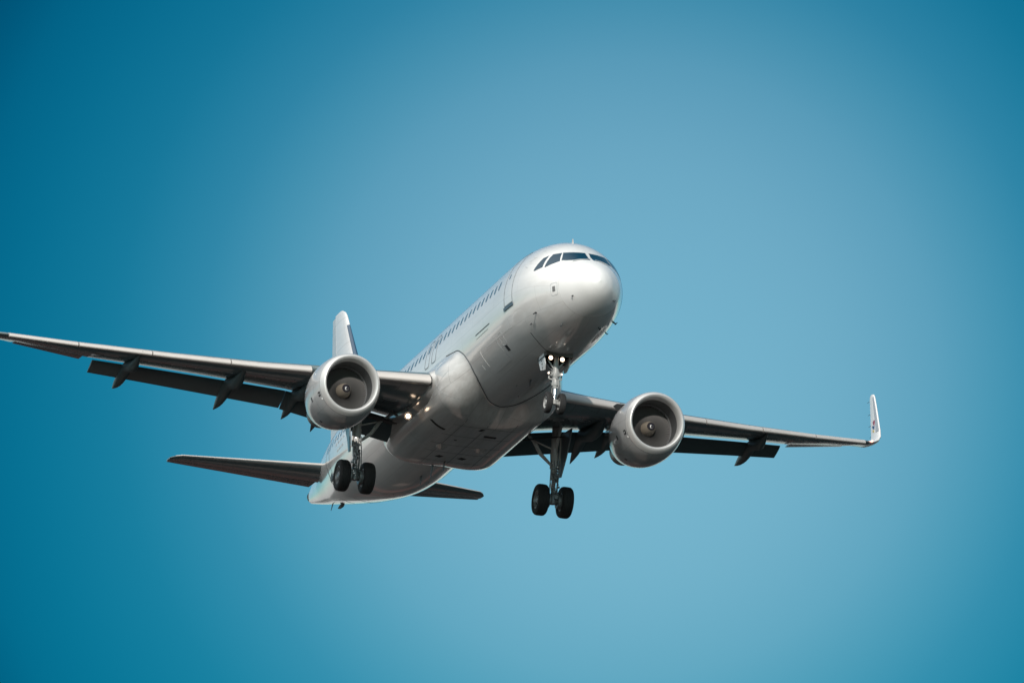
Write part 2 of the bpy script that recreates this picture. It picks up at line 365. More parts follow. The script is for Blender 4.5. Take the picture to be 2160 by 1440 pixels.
def bvh(o):
    return BVHTree.FromPolygons([v.co + ORG[o] for v in o.data.vertices], [p.vertices[:] for p in o.data.polygons])
BF, BB = bvh(fus), bvh(fair)
def cast(tree, p, d, off=.004):
    h = tree.ray_cast(Vector(p), Vector(d).normalized())
    if h[0] is None: return None, None
    n = h[1] if h[1].dot(Vector(d)) < 0 else -h[1]
    return h[0] + n * off, n
def dens(poly, step, closed=True):
    o = []
    for i in range(len(poly) if closed else len(poly) - 1):
        a, b = Vector(poly[i]), Vector(poly[(i + 1) % len(poly)]); k = max(1, int((b - a).length / step))
        o += [a + (b - a) * j / k for j in range(k)]
    if not closed: o.append(Vector(poly[-1]))
    return o
def patch(mb, tree, poly, d, off=.004, step=.12):
    """surface-hugging filled patch: the polygon is cast along d onto the body"""
    pts = [cast(tree, p, d, off)[0] for p in dens(poly, step)]
    if any(p is None for p in pts): return False
    c = sum((Vector(p) for p in poly), V(0, 0, 0)) / len(poly); cc = cast(tree, c, d, off)[0]
    rings = [[cast(tree, c + (Vector(p) - c) * s, d, off)[0] or q for p, q in zip(dens(poly, step), pts)] for s in (1, .75, .5, .25)]
    ids = mb.ring_loft(rings); ci = mb.add(cc)
    for j in range(len(pts)): mb.face((ids[-1][j], ids[-1][(j + 1) % len(pts)], ci))
    # rim back to the skin gives the patch its thickness
    base = [cast(tree, p, d, -.01)[0] for p in dens(poly, step)]
    if all(base): mb.ring_loft([base, pts])
    return True
def ribbon(mb, tree, path, d, wd=.02, off=.004, step=.1, closed=False):
    pp = path + [path[0]] if closed else path
    hits = [cast(tree, p, d, off) for p in dens(pp, step, False)]
    hits = [h for h in hits if h[0] is not None]
    rings = []
    for i, (p, n) in enumerate(hits):
        t = (hits[min(i + 1, len(hits) - 1)][0] - hits[max(i - 1, 0)][0]).normalized(); s = t.cross(n).normalized() * wd / 2
        rings.append([p - s - n * .012, p - s, p + s, p + s - n * .012])
    if len(rings) > 1: mb.ring_loft(rings, closed=True, cap0=True, cap1=True)
def rrect(cx, cz, wx, wz, r, y, n=4):
    o = []
    for sx, sz, a0 in ((1, 1, 0), (-1, 1, 90), (-1, -1, 180), (1, -1, 270)):
        for k in range(n + 1):
            a = R(a0 + 90 * k / n); o.append(V(cx + sx * (wx / 2 - r) + r * math.cos(a), y, cz + sz * (wz / 2 - r) + r * math.sin(a)))
    return o

# ---- cabin windows, doors, exits
EXITS = (14.22, 15.08)
def win_xs():
    xs = []; x = 6.2
    while x < 30.0:
        if min(abs(x - e) for e in EXITS) > .40: xs.append(x)
        x += .533
    return xs + list(EXITS)
for side in (1, -1):
    for x in win_xs():
        mb = MB()
        if patch(mb, BF, rrect(x, .63, .235, .335, .10, side * 4, 3), (0, -side, 0), .004, .3):
            mb.build('cabin_window', M['pane'], fus)
    for e in EXITS:
        mb = MB(); ribbon(mb, BF, rrect(e, .44, .53, 1.03, .12, side * 4), (0, -side, 0), .03, .005, .08, True)
        mb.build('overwing_exit', M['seal'], fus)
    for dx, z0, z1 in ((4.90, -.40, 1.50), (29.7, -.30, 1.50)):
        mb = MB(); ribbon(mb, BF, [V(dx + .41, side * 4, z0), V(dx + .43, side * 4, z1), V(dx - .41, side * 4, z1), V(dx - .43, side * 4, z0)], (0, -side, 0), .028, .005, .08, True)
        d_ = mb.build('door', M['seal'], fus)
        mb = MB(); ribbon(mb, BF, [V(dx - .50, side * 4, z0 - .08), V(dx + .50, side * 4, z0 - .08)], (0, -side, 0), .11, .03, .1)
        mb.build('door_sill', M['sill'], fus)
        mb = MB(); patch(mb, BF, rrect(dx + .12, .66, .13, .19, .05, side * 4, 3), (0, -side, 0), .004, .3); mb.build('door_window', M['pane'], fus)
# ---- cockpit glazing
for side in (1, -1):
    front = [V(-2, side * y, z) for y, z in ((.05, .895), (.77, .905), (.93, .50), (.80, .47), (.06, .425))]
    mb = MB(); patch(mb, BF, front, (1, 0, 0), .006); mb.build('windshield', M['glass'], fus)
    mb = MB(); patch(mb, BF, [V(x, side * 4, z) for x, z in ((2.19, .90), (2.45, .885), (2.34, .335), (2.28, .33), (1.83, .475))], (0, -side, 0), .006)
    mb.build('side_window', M['glass'], fus)
    mb = MB(); patch(mb, BF, [V(x, side * 4, z) for x, z in ((2.56, .86), (2.74, .79), (2.92, .34), (2.80, .31), (2.45, .36))], (0, -side, 0), .006)
    mb.build('rear_side_window', M['glass'], fus)
    for poly, d in ((front, (1, 0, 0)),):
        mb = MB(); ribbon(mb, BF, poly, d, .022, .007, .06, True); mb.build('window_seal', M['line'], fus)
    # wiper parked along the lower edge
    mb = MB(); hits = [cast(BF, V(-2, side * y, z), (1, 0, 0), .03)[0] for y, z in ((.62, .40), (.40, .44), (.12, .455))]
    mb.tube(hits, [.018, .014, .008], 6); mb.build('wiper', M['line'], fus)
# ---- nose details (its right-hand side as photographed, mirrored where the type carries a pair)
mb = MB(); ribbon(mb, BF, rrect(1.58, -.65, .34, .44, .06, 4), (0, -1, 0), .016, .004, .06, True); mb.build('access_panel', M['line'], fus)
mb = MB(); patch(mb, BF, rrect(1.58, -.645, .15, .19, .02, 4), (0, -1, 0), .005, .1); mb.build('static_port_plate', M['greyplate'], fus)
def probe(p, d, s=1.0):
    q, n = cast(BF, p, d, 0); mb = MB()
    mb.tube([q - n * .02, q + n * .07 * s, q + n * .10 * s + V(-.03, 0, 0) * s], [.03 * s, .02 * s, .015 * s], 8)
    mb.tube([q + n * .09 * s + V(.05, 0, 0) * s, q + n * .09 * s + V(-.16, 0, 0) * s], [.016 * s, .010 * s], 8)
    mb.build('pitot_probe', M['ant'], fus)
for p, s in (((.82, 4, -1.03), .8), ((2.99, 4, -1.15), 1.2), ((3.69, 4, -1.36), .8)):
    probe(p, (0, -1, 0), s); probe((p[0], -4, p[2]), (0, 1, 0), s)
probe((2.3, .66, -5), (0, 0, 1), 1.0); probe((2.2, -.66, -5), (0, 0, 1), 1.0)
# faint stencil marks behind the cockpit
mb = MB()
for a, b in (((3.55, 1.05), (3.25, .92)), ((3.62, .86), (3.22, .95)), ((3.5, 1.16), (3.42, .74)), ((3.3, 1.22), (3.12, 1.2)), ((3.78, .72), (3.5, .60))):
    ribbon(mb, BF, [V(a[0], 4, a[1]), V(b[0], 4, b[1])], (0, -1, 0), .03, .004, .1)
mb.build('stencil_mark', M['line'], fus)
# cargo door seams, hinge line and white body marks
mb = MB(); ribbon(mb, BF, [V(7.24, 4, -.47), V(8.95, 4, -.47)], (0, -1, 0), .035, .006); ribbon(mb, BF, [V(7.5, 4, -.60), V(8.95, 4, -.61)], (0, -1, 0), .012, .004)
mb.build('cargo_door_hinge', M['dmark'], fus)
mb = MB(); ribbon(mb, BF, [V(9.02, 4, -1.02), V(9.0, 4, -1.55)], (0, -1, 0), .03, .004, .06); ribbon(mb, BF, [V(9.5, 4, -1.38), V(9.5, 4, -1.52)], (0, -1, 0), .025, .004, .05)
ribbon(mb, BF, [V(5.2, 4, -1.10), V(8.2, 4, -1.06)], (0, -1, 0), .015, .004, .2)
mb.build('body_marking', M['wline'], fus)
mb = MB(); ribbon(mb, BF, [V(7.1, 4, -1.02), V(7.05, 4, -1.75), V(8.95, 4, -1.75)], (0, -1, 0), .016, .004, .1)
mb.build('cargo_door', M['line'], fus, label='outline of the forward cargo door')
mb = MB(); patch(mb, BF, [V(x, y, -5) for x, y in ((6.48, 1.45), (6.72, 1.47), (6.74, 1.30), (6.50, 1.28))], (0, 0, 1), .005); mb.build('outflow_vent', M['dmark'], fus)
mb = MB(); ribbon(mb, BF, rrect(6.55, -1.2, .42, .40, .1, 4), (0, -1, 0), .014, .004, .06, True); mb.build('access_panel', M['line'], fus)
mb = MB(); ribbon(mb, BF, [V(3.6, y, -5) for y in (-.2, .3, .8, 1.15)], (0, 0, 1), .03, .005, .1)
mb.build('bay_door_seam', M['dmark'], fus) if False else None
mb = MB(); ribbon(mb, BF, [V(4.66, .52, -5), V(4.35, .95, -5), V(4.2, 1.25, -5)], (0, 0, 1), .03, .005, .1); mb.build('skin_joint', M['dmark'], fus)
# registration: small dark characters on the rear side, too small to read
for r_ in range(3):
    mb = MB()
    for k in range(5 - r_):
        x = 26.1 + .42 * k + .12 * r_; z = .62 - .30 * r_
        ribbon(mb, BF, [V(x, 4, z), V(x + .30, 4, z - .02)], (0, -1, 0), .07, .004, .1)
    mb.build('small_lettering', M['line'], fus)
# blade antennas and beacon
def blade(p, d, h, c, tree, name='blade_antenna', par=None, m='ant', tilt=.5):
    q, n = cast(tree, p, d, -.02); mb = MB()
    rings = []
    for k in range(4):
        t = k / 3; cc = c * (1 - .55 * t); o = q + n * h * t + V(h * tilt * t, 0, 0)
        rings.append([o + V(cc * (u - .3), 0, 0) + n.cross(V(1, 0, 0)).normalized() * v * c * .07 * (1 - .6 * t) for u, v in ((0, 0), (.25, 1), (.6, .8), (1, 0), (.6, -.8), (.25, -1))])
    mb.ring_loft(rings, cap0=True, cap1=True); mb.build(name, M[m], par or fus)
blade((3.6, 0, 5), (0, 0, -1), .20, .26, BF, m='slat'); blade((9.5, 0, 5), (0, 0, -1), .34, .36, BF, m='slat')
blade((18.47, .17, -6), (0, 0, 1), .34, .30, BB, par=fair); blade((19.6, .30, -6), (0, 0, 1), .42, .34, BB, par=fair)
blade((22.2, 0, -6), (0, 0, 1), .30, .34, BF); blade((8.2, 0, -6), (0, 0, 1), .22, .30, BF)
# tail cone: drain mast, tail bumper, exhaust
blade((33.1, 0, -5), (0, 0, 1), .11, 1.1, BF, 'tail_skid', tilt=.3); blade((34.5, .02, -5), (0, 0, 1), .22, .22, BF, 'drain_mast', tilt=.6)
mb = MB(); mb.lathe((37.5, 0, 1.01), (1, 0, .12), [(0, .235), (.12, .225), (.12, .17), (-.3, .16)], 24); mb.build('exhaust_pipe', M['hot'], fus)
mb = MB(); ribbon(mb, BF, [V(29.4, .62, -5), V(29.4, -.62, -5)], (0, 0, 1), .03, .005, .1); ribbon(mb, BF, [V(31.3, y, -5) for y in (.05, .35, .62)], (0, 0, 1), .05, .005, .1)
ribbon(mb, BF, [V(30.3, 4, .35), V(30.0, 4, -.10), V(30.3, 4, -.50)], (0, -1, 0), .04, .005, .1)
mb.build('skin_joint', M['dmark'], fus)
# belly fairing vents, scoops and panel seams
for cx, cy, sx, sy, rz in ((14.5, 1.62, .17, .62, .32), (14.72, -.43, .2, .46, .03), (14.62, -.40, .06, .44, .03), (17.9, .56, .24, .24, .5), (17.9, -.3, .24, .26, .5), (15.6, .62, .11, .10, 0), (13.95, .12, .26, .13, .2)):
    mb = MB(); c, s = math.cos(rz), math.sin(rz)
    patch(mb, BB, [V(cx + x * sx / 2 * c - y * sy / 2 * s, cy + x * sx / 2 * s + y * sy / 2 * c, -6) for x, y in ((-1, -1), (1, -1), (1, 1), (-1, 1))], (0, 0, 1), .005)
    mb.build('vent', M['black'], fair)
for cx, cy in ((16.62, .85), (16.55, -.60)):
    mb = MB(); q, n = cast(BB, (cx, cy, -6), (0, 0, 1), -.01); prof = []
    for k in range(9):
        t = k / 8; u = t * .62; h = .10 * math.sin(min(1, t * 1.25) * math.pi * .5) * (1 if t < .8 else 1 - (t - .8) / .2 * .9)
        wd_ = .24 * (1 - .2 * t) * math.sqrt(max(.04, math.sin(math.pi * min(.97, .08 + t * .88))))
        prof.append([q + V(u - .3, wd_ * math.cos(a), -h * math.sin(a)) for a in [math.pi * j / 10 for j in range(11)]])
    mb.ring_loft(prof, closed=False); mb.build('air_scoop', M['fairing'], fair, fixn=True)
for pts in ([(13.4, -.60), (13.0, -1.05), (12.6, -1.42), (13.5, -1.78)], [(12.9, -.42), (12.75, -.9), (12.6, -1.42), (12.1, -1.85), (11.75, -2.05)], [(11.55, -1.1), (12.15, -1.35), (12.6, -1.55)]):
    for side in (1, -1):
        mb = MB(); ribbon(mb, BB, [V(x, side * 5, z) for x, z in pts], (0, -side, 0), .02, .004, .08); mb.build('panel_seam', M['line'], fair)

for x0, x1, y in ((12.9, 19.2, .95), (12.9, 19.2, -.95), (13.2, 19.4, .02)):
    mb = MB(); ribbon(mb, BB, [V(x0, y, -6), V(x1, y, -6)], (0, 0, 1), .016, .004, .3); mb.build('panel_seam', M['seal'], fair)
for x, y in ((13.7, 1.25), (15.05, 1.3), (16.3, 1.35), (17.3, 1.3), (18.5, 1.1)):
    mb = MB(); ribbon(mb, BB, [V(x, -y, -6), V(x, y, -6)], (0, 0, 1), .016, .004, .12); mb.build('panel_seam', M['seal'], fair)
for x, y in ((14.0, .62), (15.3, -.9), (17.1, 1.15), (17.2, -1.05), (18.6, .75), (18.7, -.62)):
    mb = MB(); ribbon(mb, BB, [V(x + .16 * math.cos(a), y + .11 * math.sin(a), -6) for a in [2 * math.pi * k / 12 for k in range(12)]], (0, 0, 1), .014, .004, .06, True); mb.build('access_panel', M['line'], fair)
for x, y in ((7.4, .35), (8.6, -.4), (9.6, .5), (23.4, .4), (24.6, -.35), (6.9, -.8), (26.2, .3)):
    mb = MB(); ribbon(mb, BF, [V(x + .18 * math.cos(a), y + .13 * math.sin(a), -6) for a in [2 * math.pi * k / 12 for k in range(12)]], (0, 0, 1), .014, .004, .06, True); mb.build('access_panel', M['line'], fus)
for x, y in ((9.1, .25), (10.4, -.2), (23.0, -.5), (25.4, .15)):
    blade((x, y, -6), (0, 0, 1), .09, .10, BF, 'drain_tube')

# ------------------------------------------------------------------ wings
ZN = [(1.0, -1.43), (2, -1.28), (4.2, -1.04), (6.3, -.79), (8, -.62), (11, -.21), (14.2, .28), (16.5, .67)]      # slat nose height
SC = [(2, .76), (4.2, .62), (6.3, .50), (8, .46), (11, .41), (14.2, .35), (16.5, .31)]                            # slat chord
XS_Z = [(1, -1.27), (2, -1.10), (4, -.77), (6.2, -.515), (8.7, -.185), (11, .10), (13.4, .375)]                    # height of the trailing edge over the flaps
def x_nose(y): return 11.36 + .52 * y
def x_le(y): return x_nose(y) + .30 - .008 * y
def z_le(y): return lin(ZN, y) + .20 - .006 * y
def x_te(y): return 18.75 if y < 6.4 else 18.75 + (y - 6.4) * .29
def x_sh(y): return 18.42 if y < 6.4 else 18.42 + (y - 6.4) * .288
NU = [0, .004, .015, .035, .07, .12, .2, .3, .42, .55, .68, .8, .9, .96, 1.0]
def foil(t, te=.004, camb=0.0):
    """closed outline (u, w): over the top from the trailing edge to the nose and back underneath"""
    def h(u): return t * (1.4845 * math.sqrt(u) - .63 * u - 1.758 * u * u + 1.4215 * u ** 3 - .5075 * u ** 4) + te * u
    def c(u): return camb * 4 * u * (1 - u)
    return [(u, c(u) + h(u)) for u in NU[::-1]] + [(u, c(u) - h(u)) for u in NU[1:]]
def wing_ring(le, te, t, side, nrm=V(0, 0, 1), camb=0.0):
    """t: thickness in metres"""
    le = Vector(le); te = Vector(te); c = te - le; n = (nrm - c * nrm.dot(c) / c.dot(c)).normalized()
    L_ = c.length
    return [V(p.x, side * p.y, p.z) for p in [le + c * u + n * wv * L_ for u, wv in foil(t / L_, .006 / L_ + .002, camb)]]
def cut_ring(le, te, t, f, side, nrm=V(0, 0, 1), rear=False):
    """front part of a full section up to fraction f of the chord, or the control surface behind it"""
    le = Vector(le); te = Vector(te); c = te - le; n = (nrm - c * nrm.dot(c) / c.dot(c)).normalized(); L_ = c.length; t = t / L_
    def h(u): return t * (1.4845 * math.sqrt(u) - .63 * u - 1.758 * u * u + 1.4215 * u ** 3 - .5075 * u ** 4)
    if rear:
        us = [1, .97, f + (1 - f) * .6, f + (1 - f) * .25, f + .012]; o_ = [(u, h(u) + .002 / L_) for u in us] + [(f + .012, -h(f) - .002 / L_)] + [(u, -h(u) - .002 / L_) for u in us[3::-1]]
    else:
        us = [u * f for u in NU]; o_ = [(u, h(u)) for u in us[::-1]] + [(u, -h(u)) for u in us[1:]]
    return [V(p.x, side * p.y, p.z) for p in [le + c * u + n * v * L_ for u, v in o_]]
def thick(y): return interp([(1, 1.0), (2, .90), (4, .62), (6.4, .46), (10, .34), (13.4, .25), (16.4, .165)], y)
def build_wing(side):
    mb = MB(); rings = []; uvs = []
    def put(r, y):
        rings.append(r); acc = 0; u = []
        for i, p in enumerate(r):
            if i: acc += (p - r[i - 1]).length
            u.append((y, acc))
        uvs.append(u)
    for y in (1.2, 1.7, 2.2, 2.8, 3.4, 4, 4.8, 5.6, 6.4, 7.2, 8, 9, 10, 11, 12, 13, 13.42):
        put(wing_ring((x_le(y), y, z_le(y)), (x_sh(y), y, lin(XS_Z, y) + .0), thick(y), side), y)
    for y in (13.43, 14.2, 15, 16.0):
        put(cut_ring((x_le(y), y, z_le(y)), (x_te(y), y, .38 + (y - 13.4) * .2), thick(y), .74, side), y)
    for y in (16.02, 16.4):
        put(wing_ring((x_le(y), y, z_le(y)), (x_te(y), y, .38 + (y - 13.4) * .2), thick(y), side), y)
    tip = [(16.75, .86, 20.42, 1.34, 10), (17.02, .95, 20.60, 1.28, 30), (17.24, 1.10, 20.80, 1.22, 52), (17.37, 1.30, 21.0, 1.15, 68), (17.44, 1.6, 21.28, 1.06, 80), (17.49, 2.1, 21.66, .92, 84), (17.54, 2.8, 22.15, .72, 85), (17.57, 3.25, 22.48, .58, 86), (17.575, 3.36, 22.60, .46, 86), (17.58, 3.40, 22.72, .30, 86)]
    for k, (y, z, xl, c, cant) in enumerate(tip):
        nr = V(0, -math.sin(R(cant)), math.cos(R(cant)))
        put(wing_ring((xl, y, z), (xl + c, y + .0, z + max(.02, .15 - .05 * k)), max(.035, .155 - .011 * k), side, nr), 16.4 + k * .3)
    mb.ring_loft(rings[:-10 + 1], uvs=uvs[:-10 + 1], cap0=True, cap1=True)
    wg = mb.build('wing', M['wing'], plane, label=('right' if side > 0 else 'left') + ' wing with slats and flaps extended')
    mb = MB(); mb.ring_loft(rings[-10:], uvs=uvs[-10:], cap0=True, cap1=True)
    sh = mb.build('winglet', M['winglet'], wg)
    return wg, sh
def slat_ring(y, side, k=1.0):
    c = lin(SC, y) * k; xn, zn = x_nose(y), lin(ZN, y)
    prof = [(1.0, .56), (.85, .535), (.65, .49), (.45, .42), (.28, .33), (.15, .235), (.06, .13), (.015, .055), (0, 0), (.012, -.05), (.05, -.095), (.12, -.13), (.22, -.145), (.34, -.14), (.30, -.02), (.38, .15), (.58, .33), (.8, .45), (1.0, .545)]
    return [V(xn + u * c, side * y, zn + v * c) for u, v in prof]
def build_slats(side, wg):
    for a, b in ((2.46, 5.15), (6.38, 9.03), (9.07, 11.64), (11.68, 14.10), (14.14, 16.45)):
        mb = MB(); ys = [a + (b - a) * k / 8 for k in range(9)]
        mb.ring_loft([slat_ring(y, side) for y in ys], cap0=True, cap1=True)
        mb.build('slat', M['slat'], wg)
FLE_X = lambda y: x_sh(y) - .10
def flap_ring(y, side, le, te, t):
    return wing_ring((le[0], y, le[1]), (te[0], y, te[1]), t, side, V(0, 0, 1), .0)
ITE = lambda y: (19.12, -1.895 + (y - 1.93) * .182)
def OTE(y): return (19.14 + (y - 6.4) * .268, lin([(6.4, -1.045), (9.23, -.63), (11.5, -.30), (13.4, -.035)], y))
def build_flaps(side, wg):
    for a, b, te in ((2.22, 6.38, ITE), (6.41, 13.22, OTE)):
        mb = MB(); ys = [a + (b - a) * k / 10 for k in range(11)]
        mb.ring_loft([flap_ring(y, side, (FLE_X(y) - .04, lin(XS_Z, y) - .135), te(y), .21 - .009 * y) for y in ys], cap0=True, cap1=True)
        mb.build('flap', M['flap'], wg)
    mb = MB(); rings = []
    for y in (13.60, 14.4, 15.2, 15.96):
        r = cut_ring((x_le(y), y, z_le(y)), (x_te(y), y, .38 + (y - 13.4) * .2), thick(y), .74, side, rear=True)
        hx = x_le(y) + (x_te(y) - x_le(y)) * .74; rings.append([p - V(0, 0, .09 * max(0, p.x - hx)) for p in r])
    mb.ring_loft(rings, cap0=True, cap1=True); mb.build('aileron', M['wing'], wg)
    # flap track fairings: canoe bodies under the wing, tails dropping with the flap
    for y, x0, x1, zt, wd_, dp in ((4.98, 14.9, 19.8, -1.60, .24, .54), (6.02, 15.3, 20.15, -1.16, .21, .48), (8.40, 16.0, 20.95, -.88, .21, .50), (12.0, 17.6, 21.95, -.26, .20, .46)):
        mb = MB(); rings = []; xs_ = x_sh(y) - .05; z0 = lin(XS_Z, y)
        for k in range(17):
            t = k / 16; x = x0 + (x1 - x0) * t
            if x < xs_: ztop = z0 + .02 - .24 * smooth01((xs_ - x) / 1.3)
            else:
                s_ = (x - xs_) / (x1 - xs_); ztop = z0 + .02 + (zt - z0 - .02) * s_ ** 1.05
            prof_ = (smooth01(t / .35) if t < .35 else 1) * (1 - max(0, (t - .62) / .38) ** 2.2)
            d_ = max(.012, dp * prof_); w_ = max(.012, wd_ * prof_)
            rings.append([V(x, side * y + w_ * math.sin(a), ztop - d_ * (.5 - .5 * math.cos(a)) ** .8) for a in [2 * math.pi * j / 16 for j in range(16)]])
        mb.ring_loft(rings, cap0=True, cap1=True); mb.build('flap_track_fairing', M['flap'], wg)
def build_wing_extras(side, wg, sh):
    # root fillet closing the wing against the belly
    mb = MB(); rings = []
    for y, dx, tt in ((1.55, -.95, 1.55), (1.95, -.62, 1.42), (2.2, -.30, 1.20), (2.36, -.12, 1.06), (2.43, -.04, .98)):
        yy = y; rings.append(wing_ring((x_le(2.3) + dx, yy, z_le(2.3) - .05), (x_sh(2) + .5, yy, lin(XS_Z, 2.2) - .02), tt, side))
    mb.ring_loft(rings, cap0=True, cap1=True); mb.build('root_fillet', M['fairing'], wg)
    # dark root seal at the inboard slat end
    mb = MB(); r = slat_ring(2.42, side, 1.04); mb.ring_loft([[p + V(.03, 0, 0) for p in r], [p + V(.03, side * .035, 0) for p in r]], cap0=True, cap1=True); mb.build('slat_seal', M['black'], wg)
    # landing lamp hung under the root
    c, lr = (V(15.2, 2.55, -1.90), 1.0) if side > 0 else (V(16.35, -2.24, -1.57), .4)
    mb = MB(); mb.lathe(c + V(.03, 0, 0), (1, 0, .1), [(0, .15 * lr), (.06, .155 * lr), (.16, .11 * lr), (.22, .03 * lr)], 20, cap1=True)
    mb.tube([c + V(.12, 0, .05), c + V(.35, 0, .42)], .035 * lr, 8); h = mb.build('lamp_housing', M['geargrey'], wg)
    mb = MB(); mb.lathe(c + V(.035, 0, 0), (-1, 0, -.1), [(0, .085 * lr), (.02, .075 * lr), (.035, .04 * lr), (.038, .001)], 20); mb.build('landing_light', M['lamp'], wg)
    # wing tip navigation lamp
    mb = MB(); c = V(20.48, side * 16.86, .90); mb.lathe(c, (-1, side * .5, 0), [(0, .04), (.04, .036), (.06, .02), (.07, .002)], 12); mb.build('navigation_light', M['redlamp'] if side < 0 else M['lampsoft'], wg)
    # grey leading edge strip, emblem and static wicks of the winglet
    tip = [(17.44, 1.6, 21.28), (17.49, 2.1, 21.66), (17.54, 2.8, 22.15), (17.57, 3.25, 22.48)]
    mb = MB(); rings = []
    for k, (y, z, xl) in enumerate(tip):
        rings.append([V(xl + a, side * (y - o), z + .004) for a, o in ((.05, .062 - .006 * k), (.30 - .05 * k, .080 - .010 * k), (.30 - .05 * k, .03), (.05, .03))])
    mb.ring_loft(rings, cap0=True, cap1=True); mb.build('leading_edge_strip', M['metalstrip'], sh)
    for z, xo in ((1.62, 22.36), (2.1, 22.60), (2.6, 22.78), (3.15, 23.0)):
        mb = MB(); mb.tube([V(xo - .06, side * (17.44 + .04 * (z - 1.6)), z), V(xo + .16, side * (17.44 + .04 * (z - 1.6)), z + .01)], [.010, .006], 6); mb.build('static_wick', M['seal'], sh)
    if True:
        BT = bvh(sh)
        def em(pts, m, nm='emblem'):
            mb = MB(); ok = patch(mb, BT, [V(x, side * 12, z) for x, z in pts], (0, side, 0), .006, .06)
            if ok: mb.build(nm, M[m], sh)
        em([(21.92, 2.22), (22.28, 2.20), (22.20, 2.08), (21.96, 1.96)], 'red')
        em([(21.92, 1.94), (22.22, 2.02), (22.30, 2.00), (22.16, 1.90), (21.90, 1.80)], 'navy')
        em([(21.90, 1.78), (22.12, 1.84), (22.16, 1.78), (22.0, 1.70), (21.88, 1.68)], 'yellow')
WG = {}
def wing_panels(side, wg):
    BW = bvh(wg)
    for k, y in enumerate((3.2, 4.3, 7.3, 8.1, 8.9, 9.7, 10.5, 11.3, 12.8, 13.6, 14.4)):
        x = x_le(y) + (x_sh(y) - x_le(y)) * .42; mb = MB()
        ribbon(mb, BW, [V(x + .13 * math.cos(a) + .1 * math.sin(a), side * (y + .24 * math.sin(a)), -4) for a in [2 * math.pi * j / 12 for j in range(12)]], (0, 0, 1), .022, .004, .08, True)
        mb.build('tank_access_panel', M['line'], wg)
for side in (1, -1):
    wg, sh = build_wing(side); WG[side] = wg; wing_panels(side, wg)
    build_slats(side, wg); build_flaps(side, wg); build_wing_extras(side, wg, sh)

